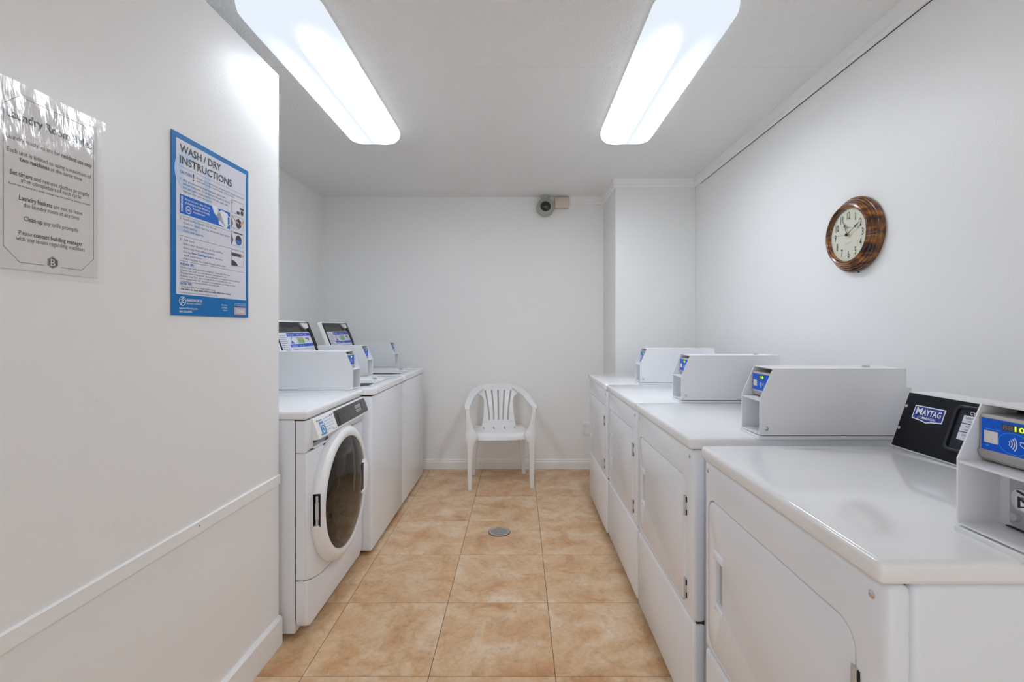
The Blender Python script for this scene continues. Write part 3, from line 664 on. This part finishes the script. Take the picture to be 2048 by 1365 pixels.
# ------------------------------------------------------------------ plastic chair
def make_chair():
    r = thing('plastic_armchair', 'white moulded plastic armchair with slotted back, standing against the back wall', 'chair', (-.157, 3.885, 0), math.radians(5.4))
    def lerp(tab, z):
        for (a, va), (b, vb) in zip(tab, tab[1:]):
            if z <= b: return va+(vb-va)*max(0, (z-a)/(b-a))
        return tab[-1][1]
    wt = [(.405, .150), (.43, .143), (.50, .130), (.58, .124), (.63, .125), (.655, .132), (.672, .146), (.684, .168), (.694, .196), (.705, .213), (.720, .212), (.738, .192), (.750, .168), (.758, .140), (.764, .10), (.767, .06)]
    def P3(x, z):
        y = .158+.33*(z-.43)+.05*max(0, (z-.43)/.33)**3-1.35*x*x*(1 if z > .46 else .6)
        return (x, y, z)
    s0, s1 = .470, .712
    zs = [.405, .42, .44, .455, s0-.004, s0]+[s0+(s1-s0)*i/12 for i in range(1, 12)]+[.655, .672, .684, .694, .705]+[s1, s1+.004, .72, .729, .738, .745, .750, .758, .764, .767]
    zs = sorted(set(round(z, 4) for z in zs))
    bm = bmesh.new(); rows = []
    for z in zs:
        t = min(1, max(0, (z-s0)/(s1-s0))); wd = lerp(wt, z); xs = [-wd]
        for k in range(-2, 3):
            c = k*(.040+.0165*t**1.7); h = .0068
            lim = wd-.004
            xs += [max(-lim+.001*len(xs), min(lim, c-h)), max(-lim+.001*len(xs), min(lim, c+h))]
        xs.append(wd); xs = sorted(xs)
        rows.append([bm.verts.new(P3(x, z)) for x in xs])
    for i in range(len(zs)-1):
        for j in range(11):
            if j % 2 == 1 and s0-1e-4 <= zs[i] and zs[i+1] <= s1+1e-4: continue
            bm.faces.new((rows[i][j], rows[i][j+1], rows[i+1][j+1], rows[i+1][j]))
    bmesh.ops.recalc_face_normals(bm, faces=bm.faces)
    bmesh.ops.solidify(bm, geom=list(bm.faces), thickness=.008)
    link('backrest', bm, CHAIRW, r, 50)
    # seat with a rolled front edge and slots at the back
    ys = [-.205, -.203, -.196, -.184, -.165, -.13, -.08, -.02, .03, .06, .095, .13, .160]
    def seat_z(x, y):
        z = .432-.010*math.exp(-((y)/.12)**2)*(1-(x/.22)**2)-.012*max(0, y/.16)
        if y < -.165: z -= {-.184: .004, -.196: .014, -.203: .030, -.205: .050}.get(y, 0)
        return z
    bm = bmesh.new(); rows = []
    for y in ys:
        wd = .222 if y < .03 else .222-.04*((y-.03)/.13)
        xs = [-wd]+[c+s*.006 for c in (-.13, -.045, .045, .13) for s in (-1, 1)]+[wd]
        rows.append([bm.verts.new((x, y+.03*(x/.22)**4*(1 if y < -.15 else 0), seat_z(x, y))) for x in xs])
    for i in range(len(ys)-1):
        for j in range(9):
            if j % 2 == 1 and ys[i] >= .02 and ys[i+1] <= .131: continue
            bm.faces.new((rows[i][j], rows[i][j+1], rows[i+1][j+1], rows[i+1][j]))
    bmesh.ops.recalc_face_normals(bm, faces=bm.faces)
    bmesh.ops.solidify(bm, geom=list(bm.faces), thickness=.007)
    link('seat', bm, CHAIRW, r, 50)
    def sect(c, ux, uy, a, b):   # chamfered rectangle
        c = Vector(c); ux = Vector(ux); uy = Vector(uy); k = .72
        return [tuple(c+ux*a*p+uy*b*q) for p, q in ((1, -k), (1, k), (k, 1), (-k, 1), (-1, k), (-1, -k), (-k, -1), (k, -1))]
    for s in (-1, 1):
        # front leg runs up past the seat to carry the arm
        secs = [(0, .243, -.186, .0150, .017), (.15, .2425, -.190, .0185, .021), (.30, .241, -.194, .0235, .025), (.36, .238, -.196, .0290, .028), (.395, .231, -.196, .0390, .028), (.425, .228, -.194, .0450, .027), (.445, .233, -.192, .0390, .026), (.475, .243, -.190, .0275, .025), (.52, .250, -.189, .0220, .024), (.58, .256, -.188, .0185, .024), (.625, .260, -.187, .0175, .025), (.640, .261, -.186, .0165, .022)]
        bm = bmesh.new(); bm_loft(bm, [sect((s*x, y, z), (1, 0, 0), (0, 1, 0), a, b) for z, x, y, a, b in secs]); link('leg', bm, CHAIRW, r, 45)
        secs = [(0, .217, .186, .0165, .017), (.2, .203, .168, .022, .022), (.37, .188, .148, .029, .028), (.425, .183, .143, .031, .030)]
        bm = bmesh.new(); bm_loft(bm, [sect((s*x, y, z), (1, 0, 0), (0, 1, 0), a, b) for z, x, y, a, b in secs]); link('leg', bm, CHAIRW, r, 45)
        # armrest: a broad strip from the shoulder of the back to the front leg
        path = [(.128, .262, .737), (.158, .246, .731), (.184, .220, .720), (.207, .183, .706), (.230, .12, .683), (.245, .04, .661), (.254, -.06, .648), (.260, -.15, .643), (.262, -.196, .638), (.262, -.211, .628)]
        wds = [(.010, .004), (.021, .008), (.028, .009), (.030, .009), (.029, .009), (.027, .009), (.025, .009), (.023, .009), (.020, .008), (.016, .004)]
        bm = bmesh.new(); rings = []
        for i, p in enumerate(path):
            a = Vector(path[max(i-1, 0)]); b = Vector(path[min(i+1, len(path)-1)]); d = (b-a).normalized()
            side = d.cross(Vector((0, 0, 1))).normalized(); upv = side.cross(d)
            tilt = max(0, 1-i/4.5)*.95; sd = side*math.cos(tilt)-upv*math.sin(tilt); uv = side*math.sin(tilt)+upv*math.cos(tilt)
            rings.append([(s*q[0], q[1], q[2]) for q in sect(p, sd, uv, *wds[i])])
        bm_loft(bm, rings); link('armrest', bm, CHAIRW, r, 50)
    return r
make_chair()

# ------------------------------------------------------------------ wall clock
def make_clock():
    cy, cz = 1.932, 1.640
    r = thing('wall_clock', 'round wooden wall clock with a cream dial on the right wall', 'clock', (RX, cy, cz))
    M = frame((0, 0, 0), (0, -1, 0), (0, 0, 1))
    prof = [(.149, 0), (.1525, .004), (.154, .011), (.1525, .018), (.1485, .0225), (.1455, .0235), (.1445, .022), (.1435, .0235), (.1432, .028), (.1405, .0315), (.1378, .032), (.1368, .0305), (.136, .032), (.1355, .0365), (.133, .0395), (.1305, .0398), (.1296, .0382), (.1288, .040), (.1275, .0455), (.1235, .0505), (.118, .052), (.1135, .0495), (.1122, .046), (.1112, .0465), (.1095, .0462), (.1082, .045), (.1075, .042), (.1065, .038), (.1062, .034)]
    lathe('frame', prof, WOOD, r, 96, M, 32)
    lathe('dial', [(.1075, .036), (0, .036)], DIAL, r, 48, M)
    Mt = M @ Matrix.Translation((0, 0, .0364))
    for h in range(1, 13):
        a = PI/2-h*PI/6; R = .079
        P = Print(); P.text(str(h), R*math.cos(a), R*math.sin(a)-.0148, .042, Mt, 'C', bold=.45, sx=.58); P.build('numeral', INK, r)
    P = Print()
    for k in range(60):
        a = 2*PI*k/60; c, s_ = math.cos(a), math.sin(a); P.line([(.0985*c, .0985*s_), (.1005*c, .1005*s_)], .0008, Mt)
    o = P.build('minute_marks', INKG, r); o['kind'] = 'stuff'
    P = Print(); P.text('Quartz', 0, .028, .008, Mt, 'C'); P.line([(-.022+.0011*i, -.036+.0020*math.sin(i*1.05)*(1.7 if i in (1, 2, 20, 21) else 1)+.0001*i) for i in range(41)], .0006, Mt); P.build('dial_print', INKG, r)
    def hand(name, ang, ln, wd, z, tail):
        a = PI/2-math.radians(ang); T = Mt @ Matrix.Translation((0, 0, z)) @ Matrix.Rotation(a, 4, 'Z')
        bm = bmesh.new()
        if wd > .001: pts = [(-tail, -wd/2), (ln*.60, -wd/2), (ln*.66, -wd*2.2), (ln*.78, -wd*.9), (ln, -.0004), (ln, .0004), (ln*.78, wd*.9), (ln*.66, wd*2.2), (ln*.60, wd/2), (-tail, wd/2)]
        else: pts = [(-tail, -wd/2), (ln, -wd/2), (ln, wd/2), (-tail, wd/2)]
        bm_plate(bm, pts, (), .0008, T); link(name, bm, INK, r)
    hand('hour_hand', 340, .060, .0032, .006, .006); hand('minute_hand', 62, .082, .0026, .008, .008); hand('second_hand', 274, .06, .0008, .010, .02)
    lathe('hand_spindle', [(.0045, 0), (.0045, .006), (.0038, .009), (0, .0095)], BRASS, r, 14, Mt)
    lathe('hand_cap', [(.0065, .0085), (.0065, .0115), (0, .0125)], BLACK, r, 14, Mt)
    g = mat('clock_glass', (1, 1, 1, 1), 0); nt = g.node_tree; nt.nodes.clear()
    t = nt.nodes.new('ShaderNodeBsdfTransparent'); gl = nt.nodes.new('ShaderNodeBsdfGlossy'); gl.inputs['Roughness'].default_value = .02
    f = nt.nodes.new('ShaderNodeMath'); f.inputs[0].default_value = .05; f.inputs[1].default_value = 0; mx = nt.nodes.new('ShaderNodeMixShader'); o = nt.nodes.new('ShaderNodeOutputMaterial')
    nt.links.new(f.outputs[0], mx.inputs[0]); nt.links.new(t.outputs[0], mx.inputs[1]); nt.links.new(gl.outputs[0], mx.inputs[2]); nt.links.new(mx.outputs[0], o.inputs[0])
    bm = bmesh.new(); bm_lathe(bm, [(.1078, .0465), (.07, .0500), (.03, .0515), (0, .0520)], 48, M)
    link('glass', bm, g, r, 60, (-1, 0, 0))
    for dy, dz in ((.010, -.152), (-.052, -.143)):
        box('bumper', (-.006, -dy-.003 if False else dy*-1-.003, dz-.004), (0, -dy+.003, dz+.003), BLACK, r, bevel=.001, seg=1)
make_clock()

# ------------------------------------------------------------------ security camera, wiring box, outlet, drain
r = thing('security_camera', 'grey dome security camera with a dark lens on the back wall under the ceiling', 'camera', (.234, BY, 2.322))
Mc = frame((0, 0, 0), (1, 0, 0), (0, 0, 1))
lathe('housing', [(.055, 0), (.072, .012), (.0785, .04), (.077, .062), (.068, .085), (.056, .098), (.0475, .104), (.0445, .101), (.042, .094)], CAMG, r, 40, Mc)
lathe('lens_dome', [(.0435, .092), (.040, .107), (.029, .119), (.014, .1255), (0, .127)], mat('dark_lens', (.004, .004, .006, 1), .05, spec=.9), r, 28, Mc, 60)
lathe('neck', [(.034, .05), (.036, .08), (.040, .1045)], CAMG, r, 24, Matrix.Translation((0, -.042, 0)))
for x, z in ((.008, .054), (-.024, -.046)): lathe('screw', [(0, .002), (.003, .001), (.003, -.004)], BLACK, r, 8, Mc @ Matrix.Translation((x, z, .098)))
r = thing('wiring_box', 'small beige wiring box on the back wall beside the security camera', 'box', (.381, BY, 2.322))
box('box_body', (-.060, -.046, -.001), (.060, 0, .086), CREAM, r, bevel=.004)
box('box_cover', (-.0615, -.052, -.003), (.0615, -.043, .089), CREAM, r, bevel=.003)
r = thing('wall_outlet', 'white outlet plate low on the back wall behind the far dryer', 'outlet', (.612, BY, .357))
plate('cover_plate', rrect(-.035, -.057, .035, .057, .005, 3), TRIM, r, t=.006, M=frame((0, 0, 0), (1, 0, 0), (0, 0, 1)), bevel=.002)
for z in (-.022, .022):
    plate('socket', rrect(-.017, z-.014, .017, z+.014, .010, 4), PLAS, r, t=.0025, M=frame((0, -.006, 0), (1, 0, 0), (0, 0, 1)))
lathe('plug', [(0, .022), (.011, .022), (.013, .018), (.013, 0)], PLAS, r, 12, frame((-.020, -.008, .048), (1, 0, 0), (0, 0, 1)))
r = thing('floor_drain', 'round metal floor drain grate set in the tan tiles', 'drain', (-.119, 2.915, 0))
lathe('drain_ring', [(.0685, -.002), (.0685, .0012), (.0655, .0022), (.0655, -.001)], RUBBER, r, 40)
holes = []
for i in range(-5, 6):
    for j in range(-7, 8):
        x = i*.0105+(.00525 if j % 2 else 0); y = j*.0068
        if math.hypot(x, y) < .049 and math.hypot(x, y) > .008: holes.append([(x+.0036*math.cos(a)-.0012*math.sin(a), y+.0019*math.sin(a)+.0012*math.cos(a)) for a in [2*PI*k/6 for k in range(6)]])
plate('grate', circle(0, 0, .0650, 40), DRAINM, r, holes, .0022, Matrix.Translation((0, 0, .0008)))
plate('drain_well', circle(0, 0, .064, 24), BLACK, r, t=.0003, M=Matrix.Translation((0, 0, .0002)))
for a in (1.75, 4.0, 5.9): lathe('screw', [(0, .0006), (.003, .0004), (.0035, 0)], RUBBER, r, 8, Matrix.Translation((.057*math.cos(a), .057*math.sin(a), .003)))

# ------------------------------------------------------------------ notices on the left wall
def wall_frame(Yl, zb, zt, off):
    a = Vector((lw(Yl, zb), Yl, zb)); b = Vector((lw(Yl, zt), Yl, zt)); c = Vector((lw(Yl+.4, zb), Yl+.4, zb))
    M = frame((0, 0, 0), c-a, b-a); M.translation = a+M.to_3x3().col[2]*off; return M
def make_instructions():
    W_, H_ = .361, .519
    r = thing('instruction_poster', 'blue bordered washing and drying instruction poster on the left wall', 'poster', (0, 0, 0))
    M = wall_frame(POS_B[0], POS_B[1], POS_B[1]+H_, .0022)
    plate('sheet', [(0, 0), (W_, 0), (W_, H_), (0, H_)], BLUE, r, t=.0012, M=M)
    M = M @ Matrix.Translation((0, 0, .0012)) @ Matrix.Diagonal((W_/.400, H_/.568, 1, 1))
    W, H = .400, .568
    P = Print(); P.rect(.019, .066, W-.017, H-.018, M, .0002); P.build('print_area', PAPERW, r)
    P = Print()
    AA = [1.0+4.4*i/20 for i in range(21)]
    P.shape([(.072+.060*math.cos(a), .455+.066*math.sin(a)) for a in AA]+[(.072+.026*math.cos(a), .455+.030*math.sin(a)) for a in AA[::-1]], M, .0003)
    P.rect(.150, .385, .178, .495, M, .0003); P.rect(.022, .262, .0995, .282, M, .0003); P.rect(.10, .262, .125, .316, M, .0003); P.build('watermark', PALEB, r)
    P = Print()
    P.text('WASH / DRY', .034, .513, .0345, M, bold=.8, width=.200, lift=.0008); P.text('INSTRUCTIONS', .034, .477, .0345, M, bold=.8, width=.262, lift=.0008)
    P.text('!', .093, .437, .034, M, bold=.5, lift=.0008); P.text('- For extra dry time insert additional funds while time remains.', .034, .0805, .0088, M, bold=.8, width=.255, lift=.0008)
    P.build('title_lettering', INK, r)
    P = Print()
    small = [(.110, .449, 'Failure to carefully read, understand & follow instructions', .26), (.110, .440, 'may result in injury, wash damage or dirty clothes.', .20),
             (.048, .424, 'Add pre-measured liquid detergent, bleach and', .21), (.048, .4125, 'softener to dispenser. Put all detergent and softener directly', .235), (.048, .401, 'into tub before adding laundry. Do not open, may', .225), (.048, .3895, 'dispense after cycle has started.', .14),
             (.046, .302, '-Load clothes loosely into the tub.', .165), (.046, .289, '-Check for objects that may prevent the door gasket', .235), (.050, .277, 'from sealing.', .062), (.046, .265, '-Close door securely.', .098),
             (.046, .236, '-Add funds.', .056), (.046, .2235, '-Select your desired cycle on the machine.', .20), (.046, .211, '-Select any wash enhancements.', .155), (.046, .1985, '-Choose', .038), (.185, .1985, 'for the best', .058), (.050, .188, 'wash experience.', .085), (.046, .177, '-If the machine has a start button, press start.', .215),
             (.034, .149, '-Display is an "estimate of time remaining". Actual time may vary.', .25), (.034, .140, '-If display reads "Suds" too much detergent, removing excess suds.', .23), (.034, .131, '-If display shows "Unbalanced", please wait while it attempts to rebalance the load.', .31), (.034, .122, '-If display reads "DE", open and shut the door firmly and press start.', .26), (.034, .113, '-If the display reads "UE" the load is overloaded or out of balance. Open,', .285), (.038, .105, 'redistribute or remove clothes and press start.', .19),
             (.034, .0885, '- Clean lint filter from dryer before using.', .17)]
    for x, y, t, wd in small: P.text(t, x, y, .0098 if y > .16 else .0082, M, width=wd, lift=.0008)
    P.build('body_lettering', INKG, r)
    P = Print()
    P.text('CAUTION', .034, .446, .0125, M, bold=.6, width=.053, lift=.0008); P.text('1', .036, .424, .012, M, bold=.4, lift=.0008); P.text('2', .034, .300, .013, M, bold=.4, lift=.0008); P.text('3', .034, .234, .013, M, bold=.4, lift=.0008)
    P.text('Power Cycle/SuperCycle', .087, .1985, .010, M, bold=1, width=.095, lift=.0008); P.text('WASHER TIPS', .034, .158, .0115, M, bold=.7, width=.062, lift=.0008); P.text('DRYER TIPS', .034, .0968, .0105, M, bold=.7, width=.053, lift=.0008)
    P.text('*hainsworth laundry is not responsible for damaged or lost clothing', .034, .0705, .006, M, width=.18, lift=.0008)
    for y in (.466,): P.rect(.034, y, W-.030, y+.0008, M, .0006)
    P.build('blue_lettering', INKB, r)
    P = Print()
    for y in (.312, .250, .171): P.rect(.034, y, W-.028, y+.0008, M, .0006)
    P.build('rule', INK, r)
    P = Print(); P.rect(.034, .320, .285, .380, M, .0005); P.build('warning_box', mat('warning_blue', rgb(0, 104, 206), .3), r)
    P = Print(); P.text('WARNING', .047, .350, .0125, M, 'C', bold=1.2, width=.050, rot=PI/2, lift=.0009)
    for k, t in enumerate(('Never use more than 1/5 cup', 'of detergent. High Efficiency')): P.text(t, .056, .366-.011*k, .0098, M, bold=.3, width=.118, lift=.0009)
    for k, t in enumerate(('detergent is strongly', 'recommended.')): P.text(t, .092, .3445-.011*k, .0098, M, bold=.3, width=(.082, .058)[k], lift=.0009)
    P.shape(circle(.072, .337, .0125, 18), M, .0007, [circle(.072, .337, .0105, 18)]); P.text('he', .072, .333, .014, M, 'C', bold=.8, lift=.0009)
    P.shape([(.222, .326), (.262, .318), (.272, .326), (.272, .372), (.235, .378), (.205, .352), (.195, .362), (.185, .380), (.215, .385)], M, .0007)
    P.line([(.272, .364), (.283, .362), (.284, .338), (.272, .332)], .003, M, .0008)
    P.shape(circle(.046, .045, .0145, 22), M, .0005, [circle(.046, .045, .0125, 22)])
    for k in (-1, 0, 1): P.line([(.038, .040+.008*k), (.046, .046+.008*k*.7), (.054, .050+.008*k)], .0022, M, .0005)
    P.text('HAINSWORTH', .063, .045, .0125, M, bold=1, width=.072, lift=.0006); P.text('LAUNDRY COMPANY', .063, .036, .0075, M, width=.070, lift=.0006)
    P.text('hainsworthlaundry.com', .032, .020, .0095, M, bold=.4, width=.082, lift=.0006); P.text('800-526-0955', .032, .0095, .0095, M, bold=.8, width=.056, lift=.0006)
    for k, t in enumerate(('Scan Here', 'to Submit', 'Service')): P.text(t, .268, .040-.0095*k, .0075, M, 'R', bold=.4, lift=.0006)
    P.text('Please have machine number', .312, .0495, .0055, M, width=.070, lift=.0006); P.text('for faster assistance', .312, .0435, .0055, M, width=.070, lift=.0006)
    P.text('12345', .345, .0165, .018, M, 'C', bold=1.4, width=.045, lift=.0012)
    P.rect(.371, .013, .374, .034, M, .001); P.build('white_lettering', WHITEI, r)
    P = Print(); P.shape([(.310, .009), (.382, .009), (.382, .038), (.310, .038)], M, .0005, [[(.312, .011), (.380, .011), (.380, .036), (.312, .036)]]); P.build('number_border', ORNG, r)
    P = Print(); P.rect(.312, .011, .380, .036, M, .0005); P.build('number_field', SHADOWG, r)
    # four small pictures of machines
    X0, X1 = .293, .368
    def dk(a, b, dark, hands=(), water=()):
        pc = plate('picture', [(X0, a), (X1, a), (X1, b), (X0, b)], SHADOWG, r, t=.0003, M=M @ Matrix.Translation((0, 0, .0003)))
        P = Print(); P.shape([(X0+.004, a+.002), (X1-.004, a+.002), (X1-.004, b-.004), (X0+.004, b-.004)], M, .0008); P.build('picture_machine', PAPERW, pc)
        P = Print()
        for q in dark: P.shape(q, M, .0010)
        P.build('picture_dark', INK, pc)
        if hands:
            P = Print()
            for q, wd in hands: P.line(q, wd, M, .0012)
            P.build('picture_hand', SKIN, pc)
        if water:
            P = Print(); P.shape(water, M, .0012); P.build('picture_water', INKB, pc)
    R4 = lambda a, b, c, d: [(a, b), (c, b), (c, d), (a, d)]
    dk(.384, .433, [R4(.345, .405, .368, .413), R4(.325, .386, .342, .396), circle(.357, .394, .009, 12)], [([(X0+.004, .428), (X0+.004, .421)], .008)])
    dk(.328, .376, [circle(.336, .350, .018, 18), [(X0, .328), (.302, .345), (X0, .365)]], [([(.296, .372), (.318, .356), (.336, .352)], .006), ([(.366, .364), (.350, .350)], .008)])
    dk(.264, .318, [circle(.336, .288, .019, 18), [(X0, .264), (.304, .285), (X0, .308)], R4(.305, .311, .360, .315)], (), [(.336+.016*math.cos(t), .288+.016*math.sin(t)) for t in [PI+PI*i/10 for i in range(11)]])
    dk(.190, .252, [R4(X0, .226, .355, .238), [(X0, .190)]+[(X0+.038*math.cos(t), .190+.020*math.sin(t)) for t in [PI/2*i/8 for i in range(9)]]], [([(.366, .232), (.350, .232)], .007)])
POS_B = (1.3145, 1.2955)
make_instructions()

def make_rules():
    r = thing('rules_notice', 'white laundry room rules notice with a thin black border, laminated, on the left wall', 'poster', (0, 0, 0))
    yl, zb, zt = .878, 1.364, 1.736; W_ = 1.098-yl; H_ = zt-zb
    M = wall_frame(yl, zb, zt, .0022)
    plate('sheet', [(.002, .010), (1.089-yl, .010), (1.089-yl, H_-.016), (.002, H_-.016)], PAPER, r, t=.0008, M=M)
    M1 = M @ Matrix.Translation((0, 0, .0008))
    cx = .9865-yl
    def zz(z): return z-zb
    P = Print(); hw = .093; a, b = zz(1.388), zz(1.712); c = .029
    P.line([(cx-hw, a+.028), (cx-hw+c, a), (cx-.018, a)], .0009, M1); P.line([(cx+.018, a), (cx+hw-c, a), (cx+hw, a+.029), (cx+hw, b-.024), (cx+hw-.025, b), (cx-hw+.027, b), (cx-hw, b-.026), (cx-hw, a+.028)], .0009, M1)
    P.text('Laundry Room Rules', cx, zz(1.673)-.008, .0235, M1, 'C', bold=1.2, width=.176)
    L = [([('Laundry machines are for ', 0), ('resident use only', 1)], 1.6275, .176), ('Each unit is limited to using a maximum of', 1.602, .173), ([('two machines', 1), (' at the same time', 0)], 1.590, .129),
         ([('Set timers', 1), (' and remove clothes promptly', 0)], 1.560, .163), ('after completion of each cycle', 1.5495, .124), ([('Laundry baskets', 1), (' are not to leave', 0)], 1.514, .131), ('the laundry room at any time', 1.502, .115),
         ([('Clean up', 1), (' any spills promptly', 0)], 1.475, .113), ([('Please ', 0), ('contact building manager', 1)], 1.446, .132), ('with any issues regarding machines', 1.4345, .142)]
    for t, z, wd in L: P.text(t, cx, zz(z)-.004, .0128, M1, 'C', width=wd)
    P.text('Items not removed in a timely manner may be moved by another resident', cx, zz(1.538)-.002, .0062, M1, 'C', width=.168, shear=.2)
    hz = zz(1.396)
    P.shape([(cx+.0125*math.cos(PI/6+PI/3*k), hz+.0125*math.sin(PI/6+PI/3*k)) for k in range(6)], M1, .0004); P.build('lettering', INK, r)
    P = Print(); P.text('B', cx, hz-.007, .020, M1, 'C', bold=.3, lift=.0008); P.line([(cx+.0107*math.cos(PI/6+PI/3*k), hz+.0107*math.sin(PI/6+PI/3*k)) for k in range(6)], .0006, M1, .0007, True); P.build('emblem_print', PAPER, r)
    # the laminate, gently rippled towards its top
    bm = bmesh.new(); nx, nz = 14, 22; g = []
    for j in range(nz+1):
        row = []
        for i in range(nx+1):
            u, v = i/nx, j/nz
            k = max(0, v-.80)/.20
            row.append(bm.verts.new(M1 @ Vector((-.006+u*(W_+.014), -.004+v*(H_+.006), .0016+.003*k*(1+math.sin(u*9+v*5))*.5))))
        g.append(row)
    for j in range(nz):
        for i in range(nx): bm.faces.new((g[j][i], g[j][i+1], g[j+1][i+1], g[j+1][i]))
    link('laminate', bm, FILM, r, 80, (1, 0, 0))
make_rules()
